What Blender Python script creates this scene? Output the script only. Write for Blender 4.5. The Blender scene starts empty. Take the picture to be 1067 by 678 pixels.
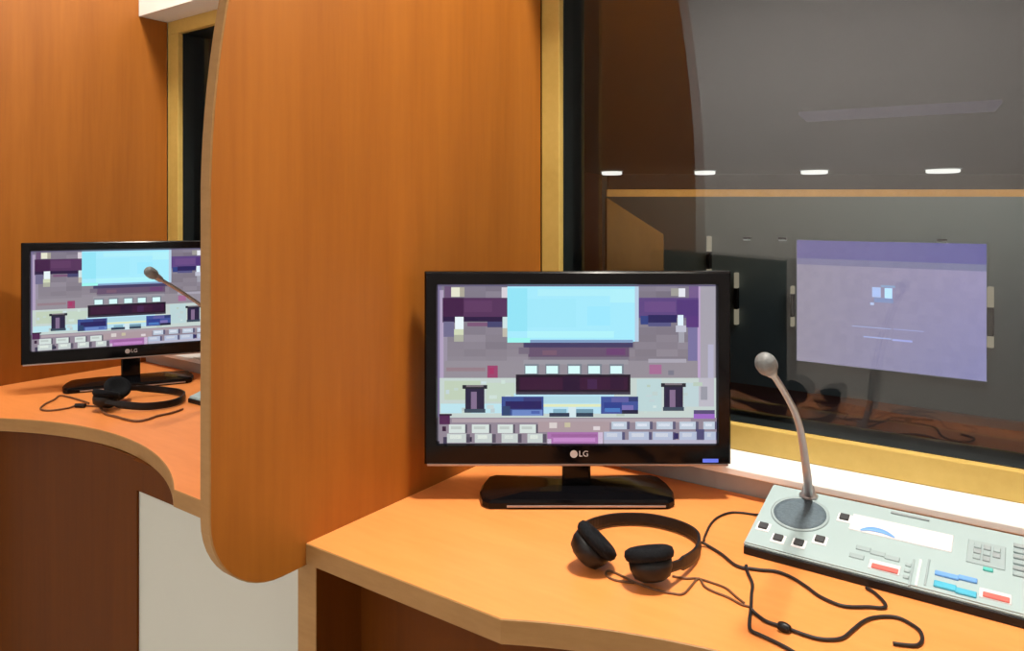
import bpy, bmesh, math, random
from mathutils import Vector, Matrix
random.seed(4)
S = 0.87            # photo-derived units -> metres
H = 1.19            # eye height of the camera
F = 767.0; CX, CY = 533.0, 221.0          # focal length and horizon of the 1067 x 678 frame
TH = math.atan2(767, 1083)
SN, CS = math.sin(TH), math.cos(TH)
FLOOR = -H / S
DESK = -0.482
C = bpy.context.scene.collection

# ---------------------------------------------------------------- coordinates
def W(x, y, z): return Vector((S*x, S*y, S*z + H))
def room(lat, d): return (CS*lat - SN*d, SN*lat + CS*d)
def at_d(px, py, d):
    x, y = room((px-CX)/F*d, d); return Vector((x, y, -(py-CY)/F*d))
def at_z(px, py, z=DESK):
    return at_d(px, py, -z*F/(py-CY))
def at_Y(px, py, Y):
    r = (px-CX)/F; return at_d(px, py, Y/(SN*r+CS))

# ---------------------------------------------------------------- materials
def lin(c):
    out = []
    for v in c[:3]:
        v /= 255.0
        out.append(v/12.92 if v <= 0.04045 else ((v+0.055)/1.055)**2.4)
    return tuple(out)
def new_mat(name):
    m = bpy.data.materials.new(name); m.use_nodes = True
    nt = m.node_tree; nt.nodes.clear()
    o = nt.nodes.new('ShaderNodeOutputMaterial')
    return m, nt, o
def plain(name, col, rough=0.5, metal=0.0, spec=0.5, noise=0.0, nscale=40, coat=0.0, bump=0.0):
    m, nt, o = new_mat(name)
    p = nt.nodes.new('ShaderNodeBsdfPrincipled')
    p.inputs['Base Color'].default_value = (*col, 1)
    p.inputs['Roughness'].default_value = rough
    p.inputs['Metallic'].default_value = metal
    p.inputs['Specular IOR Level'].default_value = spec
    p.inputs['Coat Weight'].default_value = coat
    nt.links.new(p.outputs[0], o.inputs[0])
    if noise or bump:
        tc = nt.nodes.new('ShaderNodeTexCoord'); n = nt.nodes.new('ShaderNodeTexNoise')
        n.inputs['Scale'].default_value = nscale; n.inputs['Detail'].default_value = 4
        nt.links.new(tc.outputs['Object'], n.inputs['Vector'])
        if noise:
            mx = nt.nodes.new('ShaderNodeMix'); mx.data_type = 'RGBA'
            mx.inputs['A'].default_value = (*[c*(1-noise) for c in col], 1)
            mx.inputs['B'].default_value = (*[min(1, c*(1+noise)) for c in col], 1)
            nt.links.new(n.outputs['Fac'], mx.inputs['Factor']); nt.links.new(mx.outputs['Result'], p.inputs['Base Color'])
        if bump:
            b = nt.nodes.new('ShaderNodeBump'); b.inputs['Strength'].default_value = bump; b.inputs['Distance'].default_value = 0.002
            nt.links.new(n.outputs['Fac'], b.inputs['Height']); nt.links.new(b.outputs[0], p.inputs['Normal'])
    return m
def wood(name, c1, c2, stretch, rough=0.35, spec=0.4):
    m, nt, o = new_mat(name)
    p = nt.nodes.new('ShaderNodeBsdfPrincipled')
    p.inputs['Roughness'].default_value = rough; p.inputs['Specular IOR Level'].default_value = spec
    tc = nt.nodes.new('ShaderNodeTexCoord'); mp = nt.nodes.new('ShaderNodeMapping')
    mp.inputs['Scale'].default_value = stretch
    n1 = nt.nodes.new('ShaderNodeTexNoise'); n1.inputs['Scale'].default_value = 1.0; n1.inputs['Detail'].default_value = 6; n1.inputs['Roughness'].default_value = 0.6
    n2 = nt.nodes.new('ShaderNodeTexNoise'); n2.inputs['Scale'].default_value = 5.5; n2.inputs['Detail'].default_value = 3
    nt.links.new(tc.outputs['Object'], mp.inputs['Vector'])
    nt.links.new(mp.outputs[0], n1.inputs['Vector']); nt.links.new(mp.outputs[0], n2.inputs['Vector'])
    ma = nt.nodes.new('ShaderNodeMath'); ma.operation = 'MULTIPLY_ADD'; ma.inputs[1].default_value = 0.35
    nt.links.new(n2.outputs['Fac'], ma.inputs[0]); 
    mb = nt.nodes.new('ShaderNodeMath'); mb.operation = 'MULTIPLY'; mb.inputs[1].default_value = 0.65
    nt.links.new(n1.outputs['Fac'], mb.inputs[0]); nt.links.new(mb.outputs[0], ma.inputs[2])
    r = nt.nodes.new('ShaderNodeValToRGB')
    r.color_ramp.elements[0].position = 0.32; r.color_ramp.elements[0].color = (*c1, 1)
    r.color_ramp.elements[1].position = 0.68; r.color_ramp.elements[1].color = (*c2, 1)
    nt.links.new(ma.outputs[0], r.inputs['Fac']); nt.links.new(r.outputs[0], p.inputs['Base Color'])
    nt.links.new(p.outputs[0], o.inputs[0])
    return m
def glow(name, col, strength):
    m, nt, o = new_mat(name)
    e = nt.nodes.new('ShaderNodeEmission'); e.inputs[0].default_value = (*col, 1); e.inputs[1].default_value = strength
    nt.links.new(e.outputs[0], o.inputs[0]); return m
def screen_mat(name, strength=1.0, gloss=True):
    m, nt, o = new_mat(name)
    p = nt.nodes.new('ShaderNodeBsdfPrincipled')
    p.inputs['Base Color'].default_value = (0.004, 0.004, 0.005, 1)
    p.inputs['Roughness'].default_value = 0.35 if gloss else 0.8
    p.inputs['Specular IOR Level'].default_value = 0.25 if gloss else 0.05
    a = nt.nodes.new('ShaderNodeAttribute'); a.attribute_name = 'Col'
    nt.links.new(a.outputs['Color'], p.inputs['Emission Color']); p.inputs['Emission Strength'].default_value = strength
    nt.links.new(p.outputs[0], o.inputs[0]); return m
def glass_mat(name):
    m, nt, o = new_mat(name)
    t = nt.nodes.new('ShaderNodeBsdfTransparent'); t.inputs[0].default_value = (0.90, 0.92, 0.92, 1)
    g = nt.nodes.new('ShaderNodeBsdfGlossy'); g.inputs['Roughness'].default_value = 0.0; g.inputs[0].default_value = (1, 1, 1, 1)
    fr = nt.nodes.new('ShaderNodeFresnel'); fr.inputs['IOR'].default_value = 1.52
    mx = nt.nodes.new('ShaderNodeMixShader')
    nt.links.new(fr.outputs[0], mx.inputs[0]); nt.links.new(t.outputs[0], mx.inputs[1]); nt.links.new(g.outputs[0], mx.inputs[2])
    nt.links.new(mx.outputs[0], o.inputs[0]); return m

M = {}
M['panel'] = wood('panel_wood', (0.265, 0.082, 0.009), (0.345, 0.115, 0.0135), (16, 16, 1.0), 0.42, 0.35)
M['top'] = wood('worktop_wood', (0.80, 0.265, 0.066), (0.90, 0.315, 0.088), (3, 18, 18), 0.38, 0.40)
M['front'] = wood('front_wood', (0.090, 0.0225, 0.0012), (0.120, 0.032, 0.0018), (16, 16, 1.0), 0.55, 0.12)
M['edge'] = wood('edge_wood', (0.30, 0.155, 0.050), (0.37, 0.20, 0.070), (10, 10, 40), 0.5, 0.3)
M['white'] = plain('white_plaster', (0.80, 0.80, 0.76), 0.7, spec=0.2, noise=0.02, nscale=8)
M['knee'] = plain('pale_grey_panel', (0.55, 0.56, 0.51), 0.6, spec=0.2, noise=0.02, nscale=8)
M['shaded_wall'] = plain('shade_grey_plaster', (0.40, 0.385, 0.375), 0.7, spec=0.15, noise=0.03, nscale=8)  # wall plaster greyed to deepen the shade under the ledge
M['ledge'] = plain('white_ledge', (0.86, 0.86, 0.85), 0.5, spec=0.3, noise=0.01)
M['backwall'] = plain('pale_back_wall', (0.76, 0.71, 0.69), 0.8, spec=0.1, noise=0.02, nscale=5)
M['ceiling'] = plain('white_ceiling', (0.80, 0.79, 0.76), 0.8, spec=0.1, noise=0.02, nscale=6)
M['carpet'] = plain('grey_floor', (0.52, 0.50, 0.45), 0.9, spec=0.1, noise=0.2, nscale=150, bump=0.3)
M['yellow'] = wood('yellow_frame', (0.50, 0.345, 0.085), (0.58, 0.41, 0.115), (14, 14, 14), 0.4, 0.4)
M['gasket'] = plain('black_gasket', (0.006, 0.010, 0.011), 0.35, spec=0.5, noise=0.2)
M['glass'] = glass_mat('window_glass')
M['gloss_black'] = plain('glossy_black_plastic', (0.003, 0.003, 0.004), 0.12, spec=0.18, noise=0.1)
M['black'] = plain('black_plastic', (0.005, 0.005, 0.006), 0.42, spec=0.3, noise=0.2, nscale=60)
M['foam'] = plain('black_foam', (0.004, 0.005, 0.007), 0.85, spec=0.2, noise=0.3, nscale=300, bump=0.6)
M['cable'] = plain('black_cable', (0.014, 0.011, 0.010), 0.5, spec=0.4, noise=0.1)
M['wire'] = plain('thin_brown_wire', (0.16, 0.075, 0.035), 0.5, spec=0.3, noise=0.1)
M['silver'] = plain('silver_trim', (0.40, 0.36, 0.36), 0.3, 0.8, noise=0.05)
M['logo'] = plain('logo_print', (0.55, 0.54, 0.55), 0.4)
M['blueled'] = glow('blue_power_light', lin((110, 125, 235)), 1.0)
M['shell'] = plain('pale_console_shell', (0.37, 0.475, 0.49), 0.35, 0.0, spec=0.4, noise=0.04, nscale=14)
M['label_white'] = plain('white_label', (0.66, 0.66, 0.69), 0.4, noise=0.02)
M['grille'] = plain('grey_speaker_grille', (0.105, 0.145, 0.175), 0.6, spec=0.3, noise=0.35, nscale=260, bump=0.5)
M['key_dark'] = plain('dark_grey_key', (0.045, 0.048, 0.052), 0.45, noise=0.1)
M['key_ring'] = plain('white_key_ring', (0.82, 0.83, 0.86), 0.35, noise=0.02)
M['key_grey'] = plain('mid_grey_key', (0.30, 0.35, 0.37), 0.45, noise=0.05)
M['key_pale'] = plain('pale_grey_key', (0.32, 0.40, 0.42), 0.45, noise=0.05)
M['red'] = plain('red_key', (0.66, 0.14, 0.12), 0.4, noise=0.08)
M['cyan'] = plain('cyan_key', (0.07, 0.42, 0.60), 0.4, noise=0.08)
M['blue'] = plain('blue_arc_print', (0.14, 0.34, 0.72), 0.4, noise=0.05)
M['teal'] = plain('teal_key', (0.10, 0.52, 0.48), 0.4, noise=0.05)
M['neck'] = plain('gooseneck_metal', (0.36, 0.33, 0.33), 0.35, 0.6, noise=0.1, nscale=90)
M['mic'] = plain('grey_microphone_foam', (0.17, 0.18, 0.185), 0.5, spec=0.4, noise=0.3, nscale=200, bump=0.4)
M['screen'] = screen_mat('monitor_picture', 1.0)
M['hall_screen'] = screen_mat('projected_picture', 1.6, False)
M['hall_wall'] = plain('hall_wall', (0.20, 0.235, 0.235), 0.8, spec=0.1, noise=0.05, nscale=2)
M['hall_dark'] = plain('hall_side_wall', (0.06, 0.022, 0.016), 0.8, spec=0.1, noise=0.1, nscale=2)
M['hall_ceil'] = plain('hall_ceiling', (0.022, 0.020, 0.021), 0.8, spec=0.1, noise=0.05, nscale=2)
M['hall_wood'] = wood('hall_gold_wood', (0.50, 0.27, 0.07), (0.60, 0.34, 0.10), (4, 4, 4), 0.5, 0.3)
M['hall_wing'] = wood('hall_wing_wood', (0.20, 0.095, 0.014), (0.25, 0.125, 0.020), (3, 3, 1), 0.5, 0.3)
M['lampglow'] = glow('downlight_glow', (1.0, 0.97, 0.92), 1.2)
M['sconce'] = glow('wall_lamp_glow', (1.0, 0.86, 0.62), 0.28)
M['spotglow'] = glow('spot_glow', (0.8, 0.9, 0.85), 0.16)
M['troughglow'] = glow('trough_glow', (0.30, 0.24, 0.42), 0.10)

# ---------------------------------------------------------------- mesh helpers
class MB:
    """Collects shapes in room units (or local units) and links them as ONE mesh object."""
    def __init__(s): s.bm = bmesh.new(); s.mi = 0; s.smooth = False
    def _fin(s, faces):
        for f in faces:
            f.material_index = s.mi; f.smooth = s.smooth
    def box(s, a, b, bev=0.0, seg=2):
        c = [(a[i]+b[i])/2 for i in range(3)]; d = [abs(b[i]-a[i]) for i in range(3)]
        r = bmesh.ops.create_cube(s.bm, size=1.0)
        for v in r['verts']: v.co = Vector((c[0]+v.co.x*d[0], c[1]+v.co.y*d[1], c[2]+v.co.z*d[2]))
        vs = r['verts']; fs = set(f for v in vs for f in v.link_faces)
        s._fin(fs)
        if bev:
            es = list(set(e for v in vs for e in v.link_edges))
            q = bmesh.ops.bevel(s.bm, geom=es, offset=bev, segments=seg, profile=0.5, affect='EDGES')
            s._fin(q['faces'])
        return s
    def prism(s, pts, fn, t0, t1):
        """pts: 2D polygon; fn(p, t) -> 3D."""
        a = [s.bm.verts.new(fn(p, t0)) for p in pts]; b = [s.bm.verts.new(fn(p, t1)) for p in pts]
        fs = [s.bm.faces.new(a[::-1]), s.bm.faces.new(b)]
        n = len(pts)
        for i in range(n): fs.append(s.bm.faces.new((a[i], a[(i+1) % n], b[(i+1) % n], b[i])))
        s._fin(fs); return s
    def loft(s, rings, cap=True, closed=False):
        R = [[s.bm.verts.new(p) for p in r] for r in rings]; n = len(R[0]); fs = []
        m = len(R)
        for i in range(m if closed else m-1):
            A, B = R[i], R[(i+1) % m]
            for k in range(n): fs.append(s.bm.faces.new((A[k], A[(k+1) % n], B[(k+1) % n], B[k])))
        if cap and not closed:
            fs.append(s.bm.faces.new(R[0][::-1])); fs.append(s.bm.faces.new(R[-1]))
        s._fin(fs); return s
    def tube(s, pts, r, n=10, smooth=6):
        P = spline([Vector(p) for p in pts], smooth) if smooth else [Vector(p) for p in pts]
        rings = []; up = Vector((0.13, 0.21, 0.97)).normalized()
        for i, p in enumerate(P):
            t = (P[min(i+1, len(P)-1)] - P[max(i-1, 0)]).normalized()
            u = (up - t*up.dot(t))
            if u.length < 1e-3: u = Vector((1, 0, 0)) - t*t.x
            u.normalize(); w = t.cross(u); up = u
            rr = r(i/(len(P)-1)) if callable(r) else r
            rings.append([p + (u*math.cos(2*math.pi*k/n) + w*math.sin(2*math.pi*k/n))*rr for k in range(n)])
        return s.loft(rings)
    def lathe(s, prof, origin, axis, n=28):
        """prof: (radius, height along axis)."""
        ax = Vector(axis).normalized(); o = Vector(origin)
        u = ax.orthogonal().normalized(); w = ax.cross(u)
        rings = [[o + ax*h + (u*math.cos(2*math.pi*k/n) + w*math.sin(2*math.pi*k/n))*max(r, 1e-4) for k in range(n)] for r, h in prof]
        return s.loft(rings)
    def build(s, name, mats, parent=None, org=(0, 0, 0), loc=None):
        """org: room-unit point that becomes the object's origin."""
        o3 = Vector(org)
        bmesh.ops.recalc_face_normals(s.bm, faces=s.bm.faces[:])
        for v in s.bm.verts: v.co = (v.co - o3)*S
        me = bpy.data.meshes.new(name); s.bm.to_mesh(me); s.bm.free()
        for m in (mats if isinstance(mats, (list, tuple)) else [mats]): me.materials.append(m)
        o = bpy.data.objects.new(name, me); C.objects.link(o)
        if parent: o.parent = parent
        else: o.location = W(*org)
        return o
def spline(P, k):
    out = []
    for i in range(len(P)-1):
        p0 = P[max(i-1, 0)]; p1 = P[i]; p2 = P[i+1]; p3 = P[min(i+2, len(P)-1)]
        for j in range(k):
            t = j/k
            out.append(0.5*((2*p1) + (p2-p0)*t + (2*p0-5*p1+4*p2-p3)*t*t + (3*p1-p0-3*p2+p3)*t**3))
    out.append(P[-1]); return out
def tag(o, label, cat, group=None):
    o['label'] = label; o['category'] = cat
    if group: o['group'] = group
    return o
def thing(name, label, cat, pos, rz=0, group=None):
    o = bpy.data.objects.new(name, None); C.objects.link(o); o.empty_display_size = 0.05
    o.location = W(*pos); o.rotation_euler = (0, 0, rz)
    return tag(o, label, cat, group)
def struct(o): o['kind'] = 'structure'; return o
def copy_tree(o, parent=None, skip=()):
    c = o.copy(); C.objects.link(c)
    if parent: c.parent = parent
    for ch in list(o.children):
        if ch.name.split('.')[0] in skip: continue
        copy_tree(ch, c)
    return c
def colour_attr(me, cols):
    a = me.color_attributes.new('Col', 'FLOAT_COLOR', 'CORNER')
    for p in me.polygons:
        for li in p.loop_indices: a.data[li].color = (*cols[p.index], 1)
def picture(name, quads, fn, mat, parent):
    """flat picture surface: coloured rectangles laid in order on one surface."""
    vs, fs, cols = [], [], []
    for k, (x0, y0, x1, y1, c) in enumerate(quads):
        b = len(vs)
        for (x, y) in ((x0, y1), (x1, y1), (x1, y0), (x0, y0)): vs.append(fn(x, y, k)*S)
        fs.append((b, b+1, b+2, b+3)); cols.append(lin(c))
    me = bpy.data.meshes.new(name); me.from_pydata(vs, [], fs); me.update()
    colour_attr(me, cols); me.materials.append(mat)
    o = bpy.data.objects.new(name, me); C.objects.link(o); o.parent = parent
    return o

# ================================================================= ROOM SHELL
PX0, PX1 = -0.888, -0.865            # faces of the partition between the booths
PITCH = -1.475                       # booth to booth
WF = 1.235                           # plaster face of the window wall
LZ, TZ = -0.433, 0.628               # ledge and soffit of the window recess
CEIL = 1.62
WL = 1.258                           # plaster face below the ledge, under its nosing
m = MB(); m.box((-4.2, -2.6, FLOOR-0.06), (2.3, 1.75, FLOOR)); struct(m.build('floor', M['carpet'], org=(-0.9, -0.5, FLOOR)))
m = MB(); m.box((-4.2, -2.6, CEIL), (2.3, 1.75, CEIL+0.06)); struct(m.build('ceiling', M['ceiling'], org=(-0.9, -0.5, CEIL)))
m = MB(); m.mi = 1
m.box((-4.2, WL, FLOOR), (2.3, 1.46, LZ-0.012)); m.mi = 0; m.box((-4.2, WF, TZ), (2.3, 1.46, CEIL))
m.box((-4.2, WF, LZ-0.012), (-2.42, 1.46, TZ)); m.box((0.98, WF, LZ-0.012), (2.3, 1.46, TZ))
struct(m.build('wall_front', [M['white'], M['shaded_wall']], org=(-0.9, 1.34, FLOOR)))
m = MB(); m.box((-2.42, WF-0.003, LZ-0.012), (0.98, 1.40, LZ), 0.002); struct(m.build('windowsill_1', M['ledge'], org=(-0.7, 1.3, LZ)))
m = MB(); m.box((-4.2, -2.66, FLOOR), (2.3, -2.6, CEIL)); struct(m.build('wall_back', M['backwall'], org=(-0.9, -2.6, FLOOR)))
m = MB(); m.box((-4.26, -2.66, FLOOR), (-4.2, 1.46, CEIL)); struct(m.build('wall_left', M['backwall'], org=(-4.2, -0.5, FLOOR)))
m = MB(); m.box((2.3, -2.66, FLOOR), (2.36, 1.46, CEIL)); struct(m.build('wall_right', M['backwall'], org=(2.3, -0.5, FLOOR)))
m = MB(); m.box((-4.2, WL-0.012, FLOOR), (2.3, WL, FLOOR+0.09), 0.003); struct(m.build('baseboard_front', M['key_pale'], org=(-0.9, WF, FLOOR)))

# windows: yellow frame, black gasket channel, one pane each
def window(name, xa, xb, jl, jr):
    r = bpy.data.objects.new(name, None); C.objects.link(r); org = ((xa+xb)/2, 1.36, LZ); r.location = W(*org); struct(r)
    z0, z1 = LZ, TZ; zi, zt = -0.386, 0.585
    m = MB(); y0, y1 = 1.33, 1.348
    m.box((xa, y0, z0), (xb, y1, zi), 0.0022); m.box((xa, y0, zt), (xb, y1, z1), 0.0022)
    m.box((xa, y0, zi), (xa+jl, y1, zt), 0.0022); m.box((xb-jr, y0, zi), (xb, y1, zt), 0.0022)
    struct(m.build('window_frame', M['yellow'], r, org))
    m = MB(); y0, y1 = 1.347, 1.435; e = 0.0012
    m.box((xa, y0, z0), (xb, y1, zi+e), 0.001); m.box((xa, y0, zt-e), (xb, y1, z1), 0.001)
    m.box((xa, y0, zi), (xa+jl+e, y1, zt), 0.001); m.box((xb-jr-e, y0, zi), (xb, y1, zt), 0.001)
    struct(m.build('window_gasket', M['gasket'], r, org))
    m = MB(); m.box((xa+jl-0.01, 1.385, zi-0.01), (xb-jr+0.01, 1.425, zt+0.01))
    struct(m.build('window_pane', M['glass'], r, org))
window('window_1', PX1+0.0005, 0.97, 0.045, 0.05)
window('window_2', PX1+PITCH+0.0005, PX0-0.0005, 0.062, 0.05)

# ================================================================= PARTITIONS
prof = []
R1 = 0.112
for k in range(13):
    a = math.pi/2*k/12
    prof.append((0.55+R1-R1*math.sin(a), -0.5135+R1-R1*math.cos(a)))
front = [(WL-0.001, -0.5135)] + prof
curve = list(prof)
RT = 1.5
for k in range(1, 25):
    z = 0.80*k/24
    p = (0.55+RT-math.sqrt(RT*RT-z*z), z); front.append(p); curve.append(p)
for k in range(1, 13):
    a = math.radians(57.8)*k/12 + math.radians(32.2)
    p = (0.7806+0.25*(math.cos(math.radians(32.2))-math.cos(a)), 0.80+0.25*(math.sin(a)-math.sin(math.radians(32.2)))); front.append(p); curve.append(p)
front += [(WF-0.001, front[-1][1]), (WF-0.001, TZ-0.001), (1.328, TZ-0.001), (1.328, LZ+0.001), (WF-0.005, LZ+0.001), (WF-0.005, LZ-0.013), (WL-0.001, LZ-0.013)]
part = thing('partition_panel', 'tall orange wood partition with rounded corners dividing the two booths', 'partition', (PX1, 0.55, -0.5135))
porg = (PX1, 0.55, -0.5135)
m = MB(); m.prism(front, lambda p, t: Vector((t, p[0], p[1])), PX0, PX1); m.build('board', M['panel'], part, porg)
m = MB()
rings = []
ext = [(0.70, -0.5135)] + curve
for i, p in enumerate(ext):
    a, b = ext[max(i-1, 0)], ext[min(i+1, len(ext)-1)]
    t = Vector((b[0]-a[0], b[1]-a[1])).normalized(); n = Vector((-t.y, t.x))
    q = Vector(p) + n*0.0018 if n.x < 0.2 or True else Vector(p)
    i0 = Vector(p) - n*0.0004
    if n.x > 0: q = Vector(p) - n*0.0018; i0 = Vector(p) + n*0.0004
    rings.append([Vector((PX0, i0.x, i0.y)), Vector((PX0+0.002, q.x, q.y)), Vector((PX1-0.002, q.x, q.y)), Vector((PX1, i0.x, i0.y))])
m.smooth = False
m.loft(rings); eb = m.build('edge_band', M['edge'], part, porg); eb['label'] = 'paler tan edge strip'
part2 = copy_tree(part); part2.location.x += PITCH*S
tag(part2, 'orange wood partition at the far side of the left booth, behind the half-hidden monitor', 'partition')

# ================================================================= DESKS
BC = -0.13                                  # centre of the right booth
DX0, DX1 = PX1+0.0006, PX0-PITCH-0.0006
fr = [(DX0, 0.703)]
Rr = 0.777; cy = 0.808-Rr
for k in range(33):
    dx = -0.385 + 0.77*k/32
    y = cy + math.sqrt(Rr*Rr-dx*dx)
    fr.append((BC+dx, max(0.703, y)))
fr.append((DX1, 0.703))
desk = thing('desk', 'orange laminate booth desk with scooped front carrying the large front monitor and console', 'desk', (BC, 0.97, FLOOR))
dorg = (BC, 0.97, FLOOR)
poly = fr + [(DX1, WL-0.003), (DX0, WL-0.003)]
m = MB(); m.prism(poly, lambda p, t: Vector((p[0], p[1], t)), DESK-0.0305, DESK); m.build('worktop', M['top'], desk, dorg)
m = MB(); rings = []
for i, p in enumerate(fr):
    a, b = fr[max(i-1, 0)], fr[min(i+1, len(fr)-1)]
    t = Vector((b[0]-a[0], b[1]-a[1])).normalized(); n = Vector((t.y, -t.x))
    p = Vector(p); q = p + n*0.0016
    rings.append([Vector((p.x, p.y, DESK-0.0305)), Vector((q.x, q.y, DESK-0.0295)), Vector((q.x, q.y, DESK-0.0012)), Vector((p.x, p.y, DESK-0.0002))])
m.loft(rings); o = m.build('edge_band', M['edge'], desk, dorg); o['label'] = 'tan edge strip'
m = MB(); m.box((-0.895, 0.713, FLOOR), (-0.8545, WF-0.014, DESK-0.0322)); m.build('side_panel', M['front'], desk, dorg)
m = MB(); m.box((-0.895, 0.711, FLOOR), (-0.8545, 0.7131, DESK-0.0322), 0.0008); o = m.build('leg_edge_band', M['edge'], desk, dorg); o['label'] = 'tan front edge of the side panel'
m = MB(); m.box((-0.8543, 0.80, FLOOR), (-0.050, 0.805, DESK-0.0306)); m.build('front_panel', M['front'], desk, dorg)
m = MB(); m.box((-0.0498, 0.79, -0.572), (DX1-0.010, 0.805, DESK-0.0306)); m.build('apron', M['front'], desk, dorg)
m = MB(); m.box((-0.0540, 0.8053, FLOOR), (DX1-0.010, 0.820, DESK-0.0306), 0.001); o = m.build('knee_panel', M['knee'], desk, dorg); o['label'] = 'white panel under the open half of the desk'
desk2 = copy_tree(desk); desk2.location.x += PITCH*S
tag(desk2, 'orange laminate booth desk with scooped front in the left booth, above the white wall', 'desk')

# ================================================================= MONITORS
def monitor():
    t = thing('monitor', 'black flat monitor on the near desk, fully visible, showing a conference stage', 'monitor', (*room(0.1095, 1.226), DESK), TH)
    hw, z0, z1 = 0.2555, 0.062, 0.383
    sx0, sx1, sz0, sz1 = -0.2342, 0.2330, 0.0950, 0.3605
    m = MB()
    def ring(x0, x1, a, b, y): return [Vector((x0, y, a)), Vector((x1, y, a)), Vector((x1, y, b)), Vector((x0, y, b))]
    b = 0.003
    m.loft([ring(-hw, hw, z0, z1, 0.020), ring(-hw, hw, z0, z1, b), ring(-hw+b, hw-b, z0+b, z1-b, 0.0),
            ring(sx0-0.0015, sx1+0.0015, sz0-0.0015, sz1+0.0015, 0.0), ring(sx0, sx1, sz0, sz1, 0.0055), ring(sx0, sx1, sz0, sz1, 0.020)], closed=True)
    m.build('bezel', M['gloss_black'], t)
    m = MB()
    m.loft([ring(-hw+0.002, hw-0.002, z0+0.002, z1-0.002, 0.0201), ring(-hw+0.012, hw-0.012, z0+0.01, z1-0.01, 0.032), ring(-hw+0.07, hw-0.07, z0+0.04, z1-0.05, 0.050), ring(-hw+0.09, hw-0.09, z0+0.06, z1-0.07, 0.054)])
    m.build('back_shell', M['black'], t)
    m = MB(); m.box((-hw+0.004, 0.0015, z0-0.0035), (hw-0.004, 0.018, z0+0.0005), 0.001); o = m.build('lower_trim', M['silver'], t); o['label'] = 'thin silver strip under the screen'
    # power light, right end of the chin
    m = MB(); m.box((0.208, -0.0012, z0+0.0035), (0.234, 0.001, z0+0.0095), 0.0005); o = m.build('power_light', M['blueled'], t); o['label'] = 'glowing blue power light'
    # maker's mark: ring with a small face bar, then two letters
    m = MB()
    m.lathe([(0.0062, 0), (0.0062, 0.0006), (0.0046, 0.0006), (0.0046, 0)], (-0.0065, -0.0003, 0.0795), (0, -1, 0), 24)
    m.box((-0.0072, -0.0009, 0.0775), (-0.0062, -0.0001, 0.0825)); m.box((-0.0072, -0.0009, 0.0775), (-0.0038, -0.0001, 0.0785))
    cu = bpy.data.curves.new('mark', 'FONT'); cu.body = 'LG'; cu.size = 0.0135; cu.extrude = 0.0002; cu.align_y = 'CENTER'
    to = bpy.data.objects.new('mark', cu); C.objects.link(to)
    bpy.context.view_layer.update()
    tm = bpy.data.meshes.new_from_object(to)
    tm.transform(Matrix.Translation((0.0015, -0.0004, 0.0795)) @ Matrix.Rotation(math.pi/2, 4, 'X'))
    m.bm.from_mesh(tm); bpy.data.objects.remove(to); bpy.data.curves.remove(cu); bpy.data.meshes.remove(tm)
    m.build('logo', M['logo'], t)
    # stand
    m = MB()
    m.box((-0.024, 0.020, 0.016), (0.024, 0.042, 0.120), 0.004); m.build('stand_neck', M['gloss_black'], t)
    m = MB(); m.smooth = False
    def outline(k, z):
        w, d = 0.163*k, 0.058*k
        pts = [(-w*0.90, -d), (w*0.90, -d), (w*0.965, -d*0.82), (w, -d*0.2), (w*0.985, d*0.3), (w*0.93, d*0.85), (w*0.86, d), (-w*0.86, d), (-w*0.93, d*0.85), (-w*0.985, d*0.3), (-w, -d*0.2), (-w*0.965, -d*0.82)]
        return [Vector((x-0.0008, y+0.026, z)) for x, y in pts]
    m.loft([outline(0.985, 0.0004), outline(1.0, 0.003), outline(1.0, 0.010), outline(0.975, 0.015), outline(0.60, 0.021), outline(0.25, 0.024)])
    m.build('stand_base', M['gloss_black'], t)
    m = MB(); m.box((-0.118, -0.0335, 0.0035), (0.140, -0.0318, 0.0068), 0.0006); o = m.build('base_highlight', M['silver'], t); o['label'] = 'pale strip modelled as the highlight along the base front'  # silver strip stands in for the highlight on the glossy front edge
    # the picture on the screen: the hall seen by a camera
    Q = []
    def q(x0, y0, x1, y1, c): Q.append((x0, y0, x1, y1, c))
    q(455, 297, 747, 463, (128, 122, 136))
    for k in range(13):                                     # panelled back wall of the stage
        y = 297+k*7.6
        for j in range(12):
            x = 460+j*22.5; v = random.randint(-9, 9)
            q(x, y, x+22.5, y+7.6, (127+v+k, 120+v+k, 136+v+k//2))
    q(455, 297, 459, 436, (120, 110, 145)); q(457, 303, 461, 436, (176, 160, 190)); q(461, 345, 465, 395, (150, 142, 160))
    q(729, 297, 747, 436, (164, 160, 172)); q(728, 297, 731, 395, (186, 160, 200)); q(718, 340, 728, 395, (118, 112, 158)); q(739, 360, 745, 400, (178, 176, 200))
    q(719, 298, 729, 312, (115, 90, 140))
    q(455, 297, 747, 299, (95, 90, 120))
    q(462, 299, 469, 311, (105, 80, 115)); q(469, 300, 478, 310, (228, 228, 206)); q(478, 300, 483, 310, (170, 165, 150)); q(522, 300, 529, 313, (214, 208, 216))
    q(460, 311, 528, 334, (82, 46, 88)); q(460, 311, 482, 337, (62, 22, 68)); q(483, 314, 512, 326, (92, 54, 96)); q(460, 331, 528, 336, (36, 14, 62)); q(486, 337, 507, 341, (122, 84, 118)); q(507, 336, 523, 342, (66, 66, 110))
    q(461, 336, 472, 352, (110, 106, 140)); q(473, 331, 482, 344, (232, 244, 248)); q(472, 344, 482, 350, (206, 214, 184)); q(472, 350, 482, 357, (172, 174, 158)); q(523, 331, 528, 343, (206, 226, 228)); q(523, 343, 528, 352, (190, 184, 170))
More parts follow.
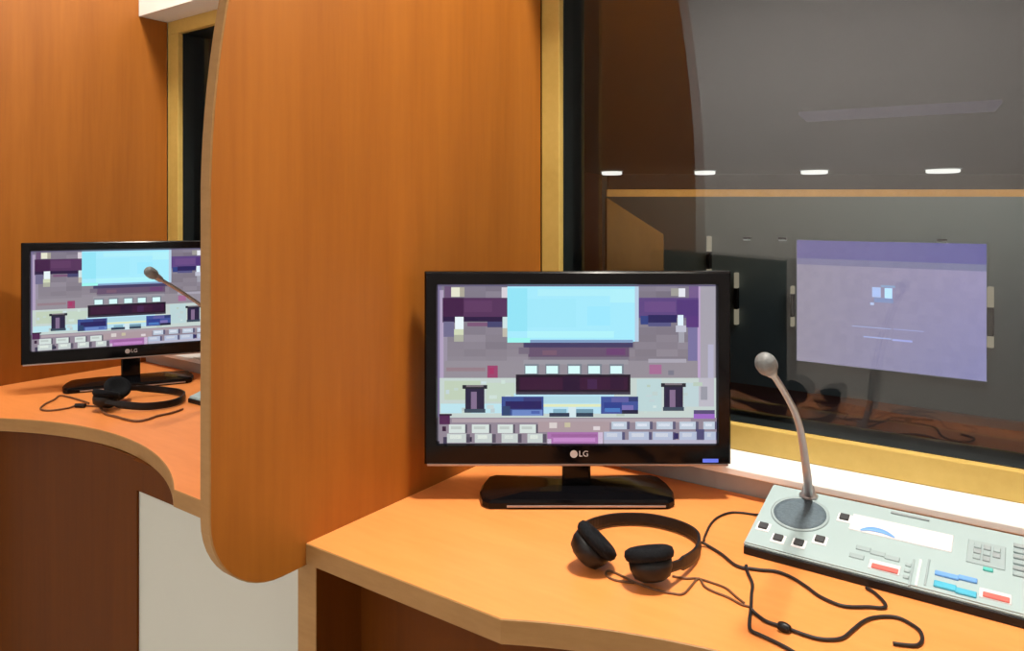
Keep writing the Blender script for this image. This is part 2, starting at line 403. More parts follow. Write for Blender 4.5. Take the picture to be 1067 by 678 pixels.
    q(665, 311, 729, 332, (92, 68, 128)); q(672, 315, 705, 326, (104, 74, 132)); q(676, 329, 706, 337, (36, 32, 90)); q(668, 330, 676, 339, (46, 64, 130)); q(706, 313, 729, 330, (80, 52, 120)); q(676, 337, 700, 341, (84, 84, 132))
    q(708, 301, 715, 310, (228, 230, 238)); q(700, 301, 708, 309, (158, 156, 150)); q(707, 329, 713, 340, (222, 240, 252)); q(705, 340, 716, 347, (188, 190, 206)); q(708, 347, 714, 358, (160, 160, 172)); q(716, 330, 729, 342, (86, 52, 122))
    q(528, 299, 665, 357, (164, 234, 252)); q(528, 301, 549, 346, (146, 228, 246)); q(549, 312, 600, 342, (160, 232, 250)); q(560, 302, 640, 309, (174, 238, 250)); q(549, 346, 640, 353, (176, 242, 250)); q(612, 320, 636, 340, (156, 232, 254)); q(636, 302, 662, 316, (176, 240, 250)); q(528, 353, 552, 358, (156, 244, 238)); q(662, 299, 666, 357, (182, 206, 228)); q(552, 355, 660, 358, (126, 156, 196))
    q(545, 358, 660, 363, (64, 58, 98)); q(550, 363, 656, 373, (100, 80, 108)); q(632, 364, 652, 371, (104, 62, 112)); q(540, 363, 551, 370, (116, 106, 124)); q(565, 366, 580, 371, (118, 88, 110)); q(552, 373, 656, 377, (120, 114, 130))
    q(462, 377, 728, 395, (146, 140, 150)); q(545, 376, 655, 381, (152, 150, 160)); q(676, 375, 716, 379, (168, 164, 178)); q(464, 384, 505, 388, (146, 124, 134))
    q(507, 382, 518, 395, (152, 66, 108)); q(509, 384, 514, 391, (164, 52, 100)); q(677, 381, 690, 391, (164, 108, 148)); q(697, 387, 703, 392, (120, 120, 136))
    q(457, 395, 747, 437, (196, 210, 206)); q(462, 398, 500, 418, (190, 206, 184)); q(506, 400, 536, 420, (194, 212, 196)); q(664, 396, 690, 430, (186, 212, 214)); q(458, 422, 530, 432, (186, 226, 236)); q(713, 400, 730, 425, (188, 210, 214)); q(729, 395, 745, 425, (186, 184, 196)); q(731, 404, 738, 418, (150, 152, 164))
    for k in range(46):
        x = random.uniform(462, 735); y = random.uniform(397, 430)
        g = random.randint(-14, 16); q(x, y, x+random.uniform(3, 10), y+random.uniform(2, 5), (190+g, 208+g, 200+g+random.randint(-8, 12)))
    q(535, 411, 640, 432, (184, 224, 240)); q(560, 422, 640, 425, (222, 232, 190)); q(566, 414, 625, 421, (174, 214, 226)); q(592, 425, 600, 436, (210, 230, 236))
    for x in (547, 569, 592, 613, 636): q(x-1, 380, x+14, 392, (120, 128, 140)); q(x, 382, x+12, 390, (214, 250, 250))
    q(537, 391, 657, 411, (24, 10, 34)); q(541, 394, 654, 407, (52, 12, 52)); q(586, 393, 604, 408, (34, 8, 48)); q(612, 396, 622, 406, (62, 30, 74)); q(636, 394, 650, 406, (40, 8, 50)); q(537, 409, 657, 412, (56, 52, 70))
    for (x, y) in ((481, 402), (689, 400)):
        q(x+3, y+2, x+23, y+27, (34, 30, 62)); q(x, y, x+26, y+4, (28, 32, 46)); q(x+4, y, x+22, y+2, (120, 112, 120)); q(x+9, y+7, x+15, y+27, (128, 108, 140)); q(x+2, y+25, x+24, y+29, (54, 72, 90))
    q(522, 414, 566, 434, (52, 78, 144)); q(526, 419, 564, 427, (32, 28, 92)); q(545, 415, 564, 419, (50, 56, 116)); q(533, 428, 565, 434, (104, 134, 196)); q(523, 424, 531, 434, (38, 66, 108)); q(553, 429, 562, 432, (70, 96, 170))
    q(626, 414, 665, 432, (60, 82, 152)); q(637, 415, 655, 420, (92, 92, 158)); q(629, 420, 648, 427, (40, 62, 140)); q(630, 426, 646, 430, (70, 120, 190)); q(648, 423, 660, 428, (118, 110, 176)); q(648, 428, 665, 432, (18, 28, 62)); q(655, 414, 665, 419, (42, 56, 112))
    q(572, 431, 593, 435, (40, 56, 80)); q(576, 427, 590, 431, (130, 176, 196)); q(600, 427, 618, 431, (110, 150, 170)); q(600, 431, 618, 435, (44, 64, 84))
    q(457, 436, 747, 463, (142, 132, 146)); q(470, 437, 720, 441, (172, 158, 166)); q(560, 440, 635, 451, (170, 152, 158)); q(572, 441, 580, 447, (214, 206, 204)); q(618, 445, 625, 449, (220, 210, 214)); q(588, 441, 594, 446, (196, 188, 160))
    q(457, 432, 468, 443, (78, 32, 78)); q(457, 432, 470, 434, (44, 20, 50)); q(723, 428, 745, 432, (84, 74, 118)); q(723, 432, 745, 437, (152, 102, 194))
    for (a, b) in ((467, 484), (491, 509), (518, 534), (541, 558)):
        q(a, 443, b, 452, (212, 224, 220)); q(a+2, 445, b-4, 448, (190, 200, 196)); q(b, 443, b+2, 452, (78, 76, 92))
    for (a, b) in ((465, 485), (494, 512), (522, 539), (549, 565)):
        q(a, 452.5, b, 462, (196, 206, 204)); q(a+3, 454, b-5, 458, (226, 236, 226)); q(b, 453, b+4, 462, (84, 80, 98))
    q(485, 456, 491, 461, (40, 40, 66)); q(460, 445, 464, 450, (52, 24, 56)); q(461, 456, 465, 463, (60, 56, 82))
    for (a, b) in ((637, 653), (662, 677), (684, 701), (708, 725), (733, 745)):
        q(a, 440, b, 448, (188, 202, 218)); q(a+2, 442, b-3, 445, (222, 228, 240)); q(b, 440, b+3, 448, (86, 86, 116))
    for (a, b) in ((629, 648), (655, 676), (680, 701), (708, 726), (734, 746)):
        q(a, 450.5, b, 459, (178, 190, 214)); q(a+3, 452, b-5, 456, (206, 212, 224)); q(b, 451, b+3, 459, (82, 82, 118))
    q(702, 452, 707, 458, (40, 40, 92)); q(725, 448, 734, 460, (74, 74, 116)); q(629, 459, 746, 463, (182, 180, 200))
    q(570, 451, 628, 463, (168, 112, 172)); q(574, 453, 622, 456, (150, 94, 150)); q(576, 457, 620, 461, (196, 138, 200)); q(570, 458, 574, 463, (206, 196, 214)); q(623, 451, 628, 463, (206, 190, 214))
    k0 = (sx1-sx0)/(747-455); k1 = (sz1-sz0)/(463-297)
    picture('screen', Q, lambda x, y, k: Vector((sx0+(x-455)*k0, 0.0190-0.00004*min(k, 340), sz1-(y-297)*k1)), M['screen'], t)
    return t
mon = monitor()
mon2 = copy_tree(mon)
p2 = room(-1.058, 2.04)
mon2.location = W(p2[0], p2[1], DESK); mon2.rotation_euler.z = TH+math.radians(25)
for ch in mon2.children:
    if ch.name.split('.')[0] not in ('stand_base', 'base_highlight', 'stand_neck'): ch.location.z += 0.018*S
tag(mon2, 'black flat monitor in the left booth, partly hidden behind the partition edge', 'monitor')

# ================================================================= HEADPHONES
def cam(r, d, u):                       # right / away / up in the viewer's frame -> room direction
    x, y = room(r, d); return Vector((x, y, u))
def L(px, py, h): 
    return at_z(px, py, DESK+h)
hp_c = at_z(668, 572, DESK)
def headphones():
    t = thing('headphones', 'black headphones lying on the near desk in front of the monitor base', 'headphones', tuple(hp_c))
    org = hp_c
    path = [L(606, 563, 0.030), L(609, 551, 0.020), L(622, 544.5, 0.012), L(644, 540.5, 0.011), L(675, 541, 0.011), L(703, 547, 0.011), L(721, 555, 0.011), L(728, 564, 0.011), L(725, 576, 0.012), L(714, 585, 0.018), L(698, 591, 0.026)]
    P = spline(path, 5); rings = []
    for i, p in enumerate(P):
        a, b = P[max(i-1, 0)], P[min(i+1, len(P)-1)]
        tt = (b-a).normalized(); sd = tt.cross(Vector((0, 0, 1))).normalized(); up = sd.cross(tt)
        hw = 0.0088 if 3 < i < len(P)-4 else 0.0060
        rings.append([p+up*hw+sd*0.0018, p+up*hw-sd*0.0018, p-up*hw*0.4-sd*0.0030, p-up*hw-sd*0.0018, p-up*hw+sd*0.0018, p-up*hw*0.4+sd*0.0030])
    m = MB(); m.loft(rings); m.build('headband', M['black'], t, org)
    for (px, py, h, ax, tail) in ((617, 568, 0.031, cam(0.62, 0.10, 0.66), path[0]), (677, 584, 0.031, cam(-0.10, 0.30, 0.88), path[-1])):
        c = L(px, py, h); ax = ax.normalized()
        m = MB(); m.smooth = True
        m.lathe([(0.001, -0.024), (0.014, -0.024), (0.023, -0.019), (0.0275, -0.008), (0.028, 0.001)], c, ax)
        cup = m.build('earcup', M['black'], t, org)
        m = MB(); m.smooth = True
        m.lathe([(0.026, 0.0005), (0.0305, 0.003), (0.0325, 0.008), (0.031, 0.014), (0.026, 0.0165), (0.018, 0.0155), (0.013, 0.012), (0.001, 0.011)], c, ax)
        m.build('ear_cushion', M['foam'], cup, org)
        m = MB(); m.tube([tail, tail*0.5+(c-ax*0.012)*0.5+Vector((0, 0, 0.002)), c-ax*0.012], 0.0045, 8, 4); m.build('yoke', M['black'], t, org)
    r = 0.0021
    m = MB(); m.smooth = True
    e = lambda px, py, h=r+0.0005: L(px, py, h)
    m.tube([e(728, 566, 0.009), e(731, 565, 0.006), e(740, 570), e(752, 577.5), e(765, 588), e(776, 592)], r)
    m.tube([e(774, 591), e(792, 593.5), e(808, 595), e(824, 601), e(840, 611), e(852, 620), e(864, 626), e(876, 630.5), e(888, 632), e(905, 632), e(918, 633), e(922.5, 631), e(919, 625), e(911, 617.5), e(902, 612)], r)
    m.tube([e(777, 589), e(778.5, 596), e(783.5, 608), e(782.5, 620), e(782, 634), e(780.5, 646), e(781.5, 656), e(791, 661), e(804, 667), e(818, 674), e(832, 682), e(850, 690)], r)
    m.tube([e(782, 634, 0.005), e(788, 640), e(798, 647), e(811, 651.5), e(824, 656), e(838, 661), e(852, 665), e(866, 666), e(878, 664), e(888, 656), e(898, 648), e(908, 643.5), e(922, 642), e(936, 643.5), e(949, 650), e(958, 657), e(960.5, 666), e(955, 672), e(941, 671.5), e(930, 670)], r)
    m.build('cable', M['cable'], t, org)
    m = MB(); m.smooth = True
    m.tube([e(810, 651.3, 0.005), e(816, 653, 0.005), e(823, 655.8, 0.005)], lambda u: 0.0036+0.0022*math.sin(math.pi*u), 10); m.build('cable_splitter', M['black'], t, org)
    m = MB(); m.smooth = True
    r2 = 0.0015
    m.tube([e(660, 607, r2), e(640, 604, r2), e(631, 598.5, r2), e(634, 594.5, r2), e(646, 599, r2), e(662, 607, r2), e(682, 614, r2), e(700, 618, r2), e(711, 618.5, r2), e(719, 611, r2), e(725, 604, r2), e(729, 603, r2), e(734, 611, r2), e(744, 616.5, r2), e(758, 622, r2), e(771, 629, r2), e(781, 632, r2)], r2, 8)
    m.tube([e(700, 600, r2), e(714, 602.5, r2), e(726, 602.5, r2), e(742, 607, r2), e(756, 612.5, r2), e(766, 621, r2), e(775, 628, r2)], r2, 8)
    o = m.build('thin_wire', M['wire'], t, org); o['label'] = 'thinner brownish wire of the left and right cups'
    return t
hp = headphones()
hp2 = copy_tree(hp, skip=('cable', 'cable_splitter', 'thin_wire'))
c2 = at_z(156, 420, DESK); hp2.location = W(*c2); hp2.rotation_euler.z = math.radians(-46)
tag(hp2, 'black headphones lying on the left booth desk below its monitor', 'headphones')
Rm = Matrix.Rotation(math.radians(46), 4, 'Z')
def lc(px, py, h): return Rm @ (at_z(px, py, DESK+h) - c2)
m = MB(); m.smooth = True
m.tube([lc(*p, 0.0032) for p in ((104, 421), (105, 426), (110, 431), (121, 434), (132, 437), (142, 438.5), (152, 437), (164, 433), (178, 430), (190, 426))], 0.0026)
m.tube([lc(*p, 0.0030) for p in ((106, 424), (98, 423), (88, 422.5), (80, 422), (70, 425), (52, 427.5), (42, 426), (46, 421), (56, 416), (62, 412), (72, 413.5), (84, 417), (92, 420))], 0.0022)
m.build('cable', M['wire'], hp2)
m = MB(); m.smooth = True
m.tube([lc(*p, 0.006) for p in ((88, 422.4), (83, 422.2), (78, 422.3))], 0.0052, 10); m.build('cable_plug', M['black'], hp2)

# ================================================================= CONSOLES
CO = Vector((-0.335, 1.040, DESK)); CL = 0.47; CD = 0.146; ZF, ZB = 0.0150, 0.053
slope = math.atan2(ZB-ZF, CD); ca, sa = math.cos(slope), math.sin(slope)
NRM = Vector((0, -sa, ca))
def cp(u, t, n=0.0): return Vector((u, t*ca, ZF+t*sa)) + NRM*n
def on_console(px, py):
    d = at_d(px, py, 1.0); p0 = CO + Vector((0, 0, ZF))
    k = p0.dot(NRM)/d.dot(NRM); p = d*k - p0
    return p.x, p.y*ca + p.z*sa
def console():
    t = thing('interpreter_console', 'pale grey interpreter console on the near desk with gooseneck microphone and round speaker', 'console', tuple(CO))
    m = MB()
    m.prism([(0, 0.008), (0.0, ZF), (CD, ZB), (CD+0.012, ZB-0.006), (CD+0.012, 0.008)], lambda p, x: Vector((x, p[0], p[1])), 0, CL)
    bmesh.ops.bevel(m.bm, geom=m.bm.edges[:], offset=0.0018, segments=2, affect='EDGES')
    m.build('body', M['shell'], t)
    m = MB(); m.box((0.001, -0.0035, 0.0004), (CL-0.001, CD+0.010, 0.0112), 0.0012); o = m.build('base', M['black'], t); o['label'] = 'black lower edge'
    # loudspeaker
    u, v = on_console(833, 535.5)
    m = MB(); m.smooth = True
    m.lathe([(0.0405, -0.001), (0.0405, 0.0016), (0.0375, 0.0022), (0.0355, 0.0012)], cp(u, v), NRM, 40); m.build('speaker_rim', M['key_pale'], t)
    m = MB(); m.smooth = True
    m.lathe([(0.0365, -0.0005), (0.0365, 0.0016), (0.030, 0.0026), (0.015, 0.0034), (0.001, 0.0036)], cp(u, v), NRM, 40); m.build('speaker_grille', M['grille'], t)
    def plate(name, mat, px0, py0, px1, py1, n0=0.0, n1=0.002, parent=t, bev=0.0008):
        (u0, v0), (u1, v1) = on_console(px0, py0), on_console(px1, py1)
        return slab(name, mat, min(u0, u1), min(v0, v1), max(u0, u1), max(v0, v1), n0, n1, parent, bev)
    def slab(name, mat, u0, v0, u1, v1, n0, n1, parent=t, bev=0.0008):
        m = MB(); m.box((u0, v0, n0), (u1, v1, n1), bev, 1)
        for vv in m.bm.verts: vv.co = cp(vv.co.x, vv.co.y, vv.co.z)
        return m.build(name, mat, parent)
    for px, py in ((795, 549), (810.5, 561.5), (832, 566.5), (854, 563), (879.5, 540)):
        u, v = on_console(px, py)
        rg = slab('button', M['key_ring'], u-0.0095, v-0.0095, u+0.0095, v+0.0095, -0.0005, 0.0014)
        slab('button_cap', M['key_dark'], u-0.0062, v-0.0062, u+0.0062, v+0.0062, 0.001, 0.0045, rg)
    # display area and printed fields
    (ua, va) = on_console(889, 545); (ub, vb) = on_console(985, 566)
    pl = slab('display_panel', M['label_white'], ua-0.004, min(va, vb)-0.016, ub+0.008, max(va, vb)+0.020, -0.0005, 0.0012)
    (u0, v0) = on_console(928, 533.5); (u1, v1) = on_console(968, 543)
    slab('display_slot', M['key_grey'], u0, v0-0.0035, u1, v0+0.0005, -0.0005, 0.0026)
    # blue crescent
    pts = [on_console(*p) for p in ((896, 553), (907, 552), (920, 555), (932, 561))]
    m = MB(); m.tube([cp(u, v, 0.0006) for u, v in pts], lambda k: 0.001+0.004*math.sin(math.pi*k), 8)
    for vv in m.bm.verts:
        c = vv.co - Vector((0, 0, ZF)); n = c.dot(NRM); vv.co -= NRM*((n-0.0006)*0.8 - 0.0012)
    m.build('blue_crescent', M['blue'], t)
    u, v = on_console(921, 593)
    rk = slab('red_key', M['label_white'], u-0.019, v-0.006, u+0.018, v+0.013, -0.0005, 0.0012); slab('key_cap', M['red'], u-0.015, v-0.005, u+0.016, v+0.004, 0.001, 0.003, rk)
    u, v = on_console(1037, 623)
    rk = slab('red_key', M['label_white'], u-0.017, v-0.006, u+0.016, v+0.012, -0.0005, 0.0012); slab('key_cap', M['red'], u-0.013, v-0.005, u+0.014, v+0.004, 0.001, 0.003, rk)
    for (px, py, hw, hh) in ((984, 611, 0.012, 0.0055), (1006, 618, 0.011, 0.005), (986, 600, 0.013, 0.004), (1008, 604, 0.010, 0.004)):
        u, v = on_console(px, py); slab('cyan_key', M['cyan'] if py > 606 else M['blue'], u-hw, v-hh, u+hw, v+hh, -0.0005, 0.0026)
    u, v = on_console(1029, 594); slab('teal_key', M['teal'], u-0.0055, v-0.003, u+0.0055, v+0.003, -0.0005, 0.0026)
    u, v = on_console(1028, 578)
    rk = slab('keypad', M['key_pale'], u-0.022, v-0.024, u+0.020, v+0.024, -0.0005, 0.0014)
    for i in range(3):
        for j in range(3):
            if (i, j) in ((2, 0),): continue
            slab('keypad_key', M['key_grey'] if (i+j) % 2 else M['key_pale'], u-0.015+i*0.0105, v-0.016+j*0.0115, u-0.0065+i*0.0105, v-0.0065+j*0.0115, 0.001, 0.0032, rk)
    u, v = on_console(1060, 585)
    for k in range(6): slab('fader', M['key_grey'] if k % 2 else M['key_pale'], u-0.005, v-0.030+k*0.0115, u+0.030, v-0.023+k*0.0115, -0.0005, 0.0028)
    for px in (950, 957, 966):
        u, v = on_console(px, 594); slab('divider', M['key_pale'] if px != 957 else M['key_ring'], u-0.0014, v-0.030, u+0.0014, v+0.022, -0.0005, 0.0012)
    u, v = on_console(943, 592)
    for k in range(3): slab('indicator', M['key_pale'], u-0.001, v+0.004-k*0.012, u+0.006, v+0.010-k*0.012, -0.0005, 0.0018)
    for (px, py) in ((900, 572), (915, 577), (930, 582), (893, 580)):
        u, v = on_console(px, py); slab('flat_key', M['key_pale'], u-0.010, v-0.0045, u+0.008, v+0.0045, -0.0005, 0.0016)
    # gooseneck microphone
    u, v = on_console(842, 517)
    b = cp(u, v)
    pts = [b + Vector((0, 0, -0.001))] + [at_d(*p) - CO for p in ((841, 499, 1.080), (838.5, 480, 1.070), (836, 462, 1.055), (833, 446, 1.035), (828, 430, 1.008), (820, 414, 0.965), (811, 399, 0.915), (803.5, 388, 0.872))]
    g = bpy.data.objects.new('microphone', None); C.objects.link(g); g.parent = t
    m = MB(); m.smooth = True
    m.lathe([(0.0135, -0.001), (0.0135, 0.003), (0.010, 0.006), (0.008, 0.016), (0.0065, 0.016)], b, (0, 0, 1), 20); m.build('mount', M['neck'], g)
    m = MB(); m.smooth = True
    n = 60
    m.tube(pts, lambda k: 0.0064-0.0022*min(1, k*1.3), 12, 8); m.build('gooseneck', M['neck'], g)
    h = at_d(796, 376, 0.842) - CO; e = pts[-1]; ax = (h-e).normalized()
    m = MB(); m.smooth = True
    m.lathe([(0.0048, -0.004), (0.0068, 0.0), (0.0078, 0.010), (0.0078, 0.016)], e, ax, 18); m.build('collar', M['neck'], g)
    m = MB(); m.smooth = True
    s0 = e + ax*0.014
    m.lathe([(0.0078, 0.0), (0.0105, 0.004), (0.0122, 0.010), (0.0122, 0.020), (0.0108, 0.026), (0.007, 0.030), (0.001, 0.0312)], s0, ax, 24); m.build('microphone_head', M['mic'], g)
    return t
con = console()
con2 = copy_tree(con); con2.location = W(-1.748, 1.050, DESK)
for ch in con2.children:
    if ch.name.startswith('microphone'):
        bb = cp(*on_console(842, 517))*S; Rx = Matrix.Rotation(-0.12, 4, 'X')
        ch.rotation_euler.x = -0.12; ch.location = bb - Rx @ bb
tag(con2, 'pale grey interpreter console in the left booth, mostly hidden behind the partition', 'console')
# lead from the headphones' side to the near console
m = MB(); m.smooth = True
r = 0.0018
m.tube([L(733, 563, 0.0047), L(734, 558.5, r), L(740, 546, r), L(748, 538.5, r), L(760, 534, r), L(772, 534, r), L(783, 535.5, r), L(789, 536, 0.004), L(793, 535.5, 0.008)], r, 8)
tag(m.build('console_lead', M['cable'], org=tuple(L(760, 534, 0))), 'thin black lead curving from the headphones into the console side', 'cable')

# ================================================================= HALL BEYOND THE GLASS
HY = 18.0; HF = -4.2; HX0 = -5.75; HC = 0.617; HTOP = 3.0
fa = at_d(632, 200, 12.0); fdir = Vector((CS, SN, 0))
m = MB(); m.box((-13, HY, HF), (13, HY+0.2, HTOP)); struct(m.build('wall_hall_front', M['hall_wall'], org=(0, HY, HF)))
m = MB(); m.box((HX0-0.2, 1.47, HF), (HX0, fa.y-0.02, HTOP)); m.box((-13, fa.y-0.1, HF), (HX0-0.2, fa.y-0.02, HTOP)); struct(m.build('wall_hall_left', M['hall_dark'], org=(HX0, 6, HF)))
m = MB(); m.box((13, 1.47, HF), (13.2, HY, HTOP)); struct(m.build('wall_hall_right', M['hall_wall'], org=(13, 9, HF)))
m = MB(); m.box((-13, 1.47, HF-0.1), (13, HY, HF)); struct(m.build('floor_hall', M['hall_dark'], org=(0, 9, HF)))
m = MB(); m.box((-13, fa.y-0.1, HTOP), (13, HY, HTOP+0.1)); struct(m.build('ceiling_hall_stage', M['hall_ceil'], org=(0, 15, HTOP)))
end = fa + fdir*((HY-fa.y)/SN)
m = MB(); m.prism([(HX0, 1.47), (13, 1.47), (13, HY), (end.x, HY), (fa.x, fa.y), (HX0, fa.y)], lambda p, t: Vector((p[0], p[1], t)), HC, HC+0.15)
struct(m.build('ceiling_hall', M['hall_ceil'], org=(0, 9, HC)))
# fascia of the lowered ceiling with its gold lower edge
def along(a, b, y0, y1, z0, z1):
    n = Vector((-SN, CS, 0)); q = []
    P = [fa+fdir*a+n*y0, fa+fdir*b+n*y0, fa+fdir*b+n*y1, fa+fdir*a+n*y1]
    mm = MB(); mm.prism([(p.x, p.y) for p in P], lambda p, t: Vector((p[0], p[1], t)), z0, z1); return mm
ln = (HY-fa.y)/SN - 0.3
struct(along(0.02, ln, 0.03, 0.13, 0.37, HC).build('trim_1', M['hall_ceil'], org=tuple(fa)))
struct(along(0.0, ln, 0.0, 0.15, 0.255, 0.37).build('trim_2', M['hall_wood'], org=tuple(fa)))
# wing wall with sloping top below the gold edge
a, b, c_, d_ = at_d(632, 206, 12.3), at_d(691, 244, 12.3), at_d(691, 300, 12.3), at_d(632, 300, 12.3)
n = Vector((-SN, CS, 0))*0.25
m = MB()
pp = [a, b, Vector((b.x, b.y, HF)), Vector((a.x, a.y, HF))]
R0 = [m.bm.verts.new(p) for p in pp]; R1_ = [m.bm.verts.new(p+n) for p in pp]
m.bm.faces.new(R0); m.bm.faces.new(R1_[::-1])
for i in range(4): m.bm.faces.new((R0[i], R0[(i+1) % 4], R1_[(i+1) % 4], R1_[i]))
wing = struct(m.build('wall_hall_wing', M['hall_wing'], org=(a.x, a.y, HF)))
# projection screen
s0, s1 = at_Y(829.5, 250, HY-0.06), at_Y(1027.5, 397, HY-0.06)
t = thing('projection_screen', 'large violet projection screen on the hall front wall beyond the glass', 'screen', ((s0.x+s1.x)/2, HY, s1.z))
org = ((s0.x+s1.x)/2, HY, s1.z)
zt, zb, xl, xr = s0.z, at_Y(829.5, 375.5, HY-0.06).z, s0.x, s1.x
m = MB(); bw = 0.035
m.box((xl-bw, HY-0.07, zb-bw), (xr+bw, HY-0.015, zb)); m.box((xl-bw, HY-0.07, zt), (xr+bw, HY-0.015, zt+bw)); m.box((xl-bw, HY-0.07, zb), (xl, HY-0.015, zt)); m.box((xr, HY-0.07, zb), (xr+bw, HY-0.015, zt)); m.box((xl, HY-0.03, zb), (xr, HY-0.015, zt))
m.build('screen_frame', M['hall_wall'], t, org)
HQ = []
NX, NY = 24, 20
def hcol(u, v):
    if v < 0.13: base = (72-14*u, 64-8*u, 122+6*u)
    elif v < 0.22: k = (v-0.13)/0.09; base = (72+34*k-14*u*(1-k), 64+40*k, 124+6*k)
    else: base = (112-16*(v-0.2)*u, 104-8*(v-0.2)*u, 132+18*u)
    return (base[0]+14, base[1]+14, base[2]+4)
for j in range(NY):
    for i in range(NX):
        g = random.uniform(-2, 2); cc = hcol((i+.5)/NX, (j+.5)/NY); HQ.append((i/NX, j/NY, (i+1)/NX, (j+1)/NY, tuple(max(0, c+g) for c in cc)))
def hb(px0, py0, px1, py1, c):
    A, B = at_Y(px0, py0, HY-0.06), at_Y(px1, py1, HY-0.06)
    HQ.append(((A.x-xl)/(xr-xl), (zt-A.z)/(zt-zb), (B.x-xl)/(xr-xl), (zt-B.z)/(zt-zb), c))
hb(908, 299, 917, 310, (150, 170, 215)); hb(921, 300, 929, 313, (165, 205, 240)); hb(917, 297, 932, 300, (115, 140, 175)); hb(906, 315, 910, 318, (160, 175, 210)); hb(910, 310, 930, 316, (108, 124, 166))
hb(887, 340, 928, 342.5, (140, 150, 192)); hb(930, 342.5, 962, 346, (132, 138, 186)); hb(899, 350, 928, 354, (140, 150, 196)); hb(929, 353, 950, 357, (140, 146, 200))
picture('screen_surface', HQ, lambda x, y, k: Vector((xl+(xr-xl)*x, HY-0.0305-0.0002*max(0, k-NX*NY+1), zt-(zt-zb)*y)) - Vector(org), M['hall_screen'], t)
# wall lamps: black bodies glowing at the top and the bottom
def wall_lamp(px, ya, yb, yc, yd, label, wpx):
    A = at_Y(px, ya, HY-0.12); z = [at_Y(px, y, HY-0.12).z for y in (ya, yb, yc, yd)]
    hw = wpx/2*0.0165
    t = thing('wall_lamp', label, 'wall lamp', (A.x, HY, (z[1]+z[2])/2), 0, 'wall lamps in the hall')
    org = (A.x, HY, (z[1]+z[2])/2)
    m = MB(); m.box((A.x-hw*1.05, HY-0.17, z[2]), (A.x+hw*1.05, HY-0.01, z[1]), 0.01); m.build('lamp_body', M['black'], t, org)
    for a, b in ((z[0], z[1]-0.001), (z[3], z[2]+0.001)):
        lo, hi = min(a, b), max(a, b)
        m = MB(); m.box((A.x-hw, HY-0.16, lo), (A.x+hw, HY-0.015, hi), 0.008); m.build('lamp_glow', M['sconce'], t, org)
wall_lamp(738, 246, 262, 280, 290, 'wall lamp in the hall farthest left, just above the near monitor top', 5)
wall_lamp(766.5, 284, 300, 322, 338, 'wall lamp in the hall seen just beside the near monitor', 5)
wall_lamp(825, 298, 306, 330, 340, 'wall lamp in the hall at the violet screen\'s left edge', 4)
wall_lamp(1031.5, 299, 320, 350, 362, 'wall lamp in the hall at the violet screen\'s right edge', 7)
# spots over the screen
for px, py, lab in ((778, 249, 'tiny spot lamp on the hall front wall, farthest from the violet screen'), (815, 249.5, 'tiny spot lamp just left of the violet screen\'s top corner'), (981, 251.5, 'tiny spot lamp at the violet screen\'s top border')):
    A = at_Y(px, py, HY-0.2)
    t = thing('spot_lamp', lab, 'lamp', tuple(A), 0, 'spot lamps on the hall front wall')
    m = MB(); m.box((A.x-0.02, A.y, A.z+0.005), (A.x+0.02, HY-0.002, A.z+0.045)); m.box((A.x-0.09, A.y-0.05, A.z+0.0), (A.x+0.09, A.y+0.05, A.z+0.05), 0.01); m.build('lamp_body', M['hall_ceil'], t, tuple(A))
    m = MB(); m.box((A.x-0.085, A.y-0.055, A.z-0.035), (A.x+0.085, A.y+0.045, A.z-0.001), 0.008); m.build('lamp_glow', M['spotglow'], t, tuple(A))
# downlights in the lowered ceiling
for px, py, w, lab in ((637, 179.2, 24, 'ceiling downlight farthest left, above the gold edge\'s end'), (734, 178.8, 24, 'ceiling downlight at the edge of the dark panel reflection'), (848, 178.2, 30, 'ceiling downlight above the violet screen\'s left part'), (982, 177.0, 36, 'ceiling downlight farthest right, widest of the four')):
    A = at_z(px, py, HC-0.02); d = HC*F/(CY-py); rr = 0.85*w/2/F*d
    t = thing('ceiling_downlight', lab, 'ceiling light', (A.x, A.y, HC), 0, 'downlights in the hall ceiling')
    org = (A.x, A.y, HC)
    m = MB(); m.lathe([(rr*1.12, 0.0), (rr*1.12, -0.012), (rr, -0.014), (rr, 0.0)], (A.x, A.y, HC-0.001), (0, 0, 1), 24); m.build('rim', M['hall_wall'], t, org)
    m = MB(); m.lathe([(rr, 0.0), (rr, -0.05), (rr*0.9, -0.062), (rr*0.2, -0.066)], (A.x, A.y, HC-0.0005), (0, 0, 1), 24); m.build('lamp_lens', M['lampglow'], t, org)
# faint light trough
a, b = at_d(836, 128, 4.7), at_d(1040, 116, 4.2)
t = thing('ceiling_light', 'faint violet light trough on the hall ceiling, above the row of downlights', 'ceiling light', ((a.x+b.x)/2, (a.y+b.y)/2, HC))
dr = (b-a); dr.z = 0; dr.normalize(); nn = Vector((-dr.y, dr.x, 0))
m = MB(); P = [a-nn*0.20, b-nn*0.20, b+nn*0.20, a+nn*0.20]
m.prism([(p.x, p.y) for p in P], lambda p, z: Vector((p[0], p[1], z)), HC-0.02, HC-0.001); m.build('diffuser', M['troughglow'], t, ((a.x+b.x)/2, (a.y+b.y)/2, HC))

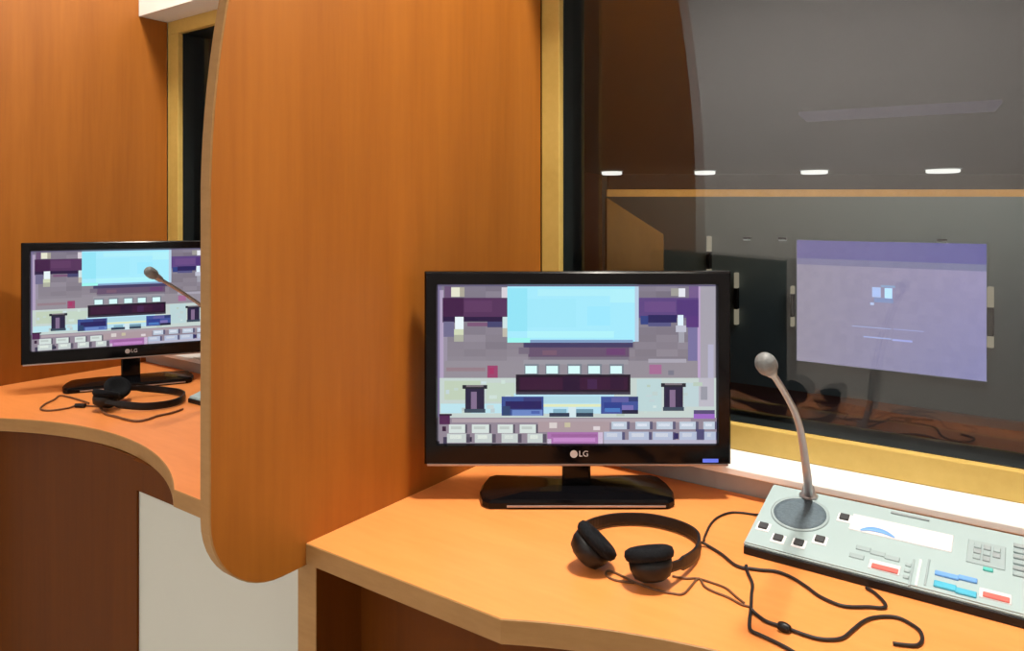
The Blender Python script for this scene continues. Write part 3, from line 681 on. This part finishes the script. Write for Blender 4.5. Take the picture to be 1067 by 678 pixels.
# ================================================================= LIGHT
def area(name, pos, sx, sy, power, col, target=None):
    l = bpy.data.lights.new(name, 'AREA'); l.shape = 'RECTANGLE'; l.size = sx; l.size_y = sy; l.energy = power; l.color = col
    o = bpy.data.objects.new(name, l); C.objects.link(o); o.location = W(*pos)
    if target is not None: o.rotation_euler = (W(*target)-o.location).to_track_quat('-Z', 'Y').to_euler()
    return o
warm = (1.0, 0.93, 0.83)
area('booth_lamp', (-0.22, 0.95, CEIL-0.03), 0.22, 0.18, 44, warm)
area('booth_lamp_far', (-1.90, 0.88, CEIL-0.03), 0.2, 0.25, 21, warm)
area('back_wall_fill', (-1.1, -1.40, 1.40), 2.4, 0.35, 54, (1.0, 0.97, 0.93), (-1.1, -2.6, -0.3))  # added fill out of view, washes the back wall mirrored in the glass
area('hall_fill', (0.0, 15.0, 2.9), 6, 1.5, 100, (0.85, 0.95, 1.0))  # added fill without a fixture, lifts the dim hall front wall
mid = fa+fdir*4.5
lw = area('fascia_fill', (mid.x+2.6, mid.y-3.6, -1.2), 8.0, 0.4, 42, (1.0, 0.82, 0.55), (mid.x, mid.y, 0.2)); lw.data.spread = math.radians(50)  # added unseen light, hung in mid-air to brighten the gold edge
w = bpy.data.worlds.new('World'); bpy.context.scene.world = w; w.use_nodes = True
w.node_tree.nodes['Background'].inputs[0].default_value = (0.02, 0.02, 0.022, 1); w.node_tree.nodes['Background'].inputs[1].default_value = 0.3

# ================================================================= CAMERA
cd = bpy.data.cameras.new('Camera'); co = bpy.data.objects.new('Camera', cd); C.objects.link(co)
cd.sensor_width = 36.0; cd.sensor_fit = 'HORIZONTAL'; cd.lens = F/1067*36.0
cd.shift_y = -(339-CY)/1067; cd.clip_start = 0.02; cd.clip_end = 100
co.location = (0, 0, H); co.rotation_euler = (math.pi/2, 0, TH)
sc = bpy.context.scene; sc.camera = co
sc.view_settings.view_transform = 'Standard'; sc.view_settings.look = 'None'
sc.view_settings.exposure = 0.0; sc.view_settings.gamma = 1.0; sc.view_settings.use_curve_mapping = False
sc.cycles.max_bounces = 10; sc.cycles.transparent_max_bounces = 12
sc.cycles.use_denoising = True
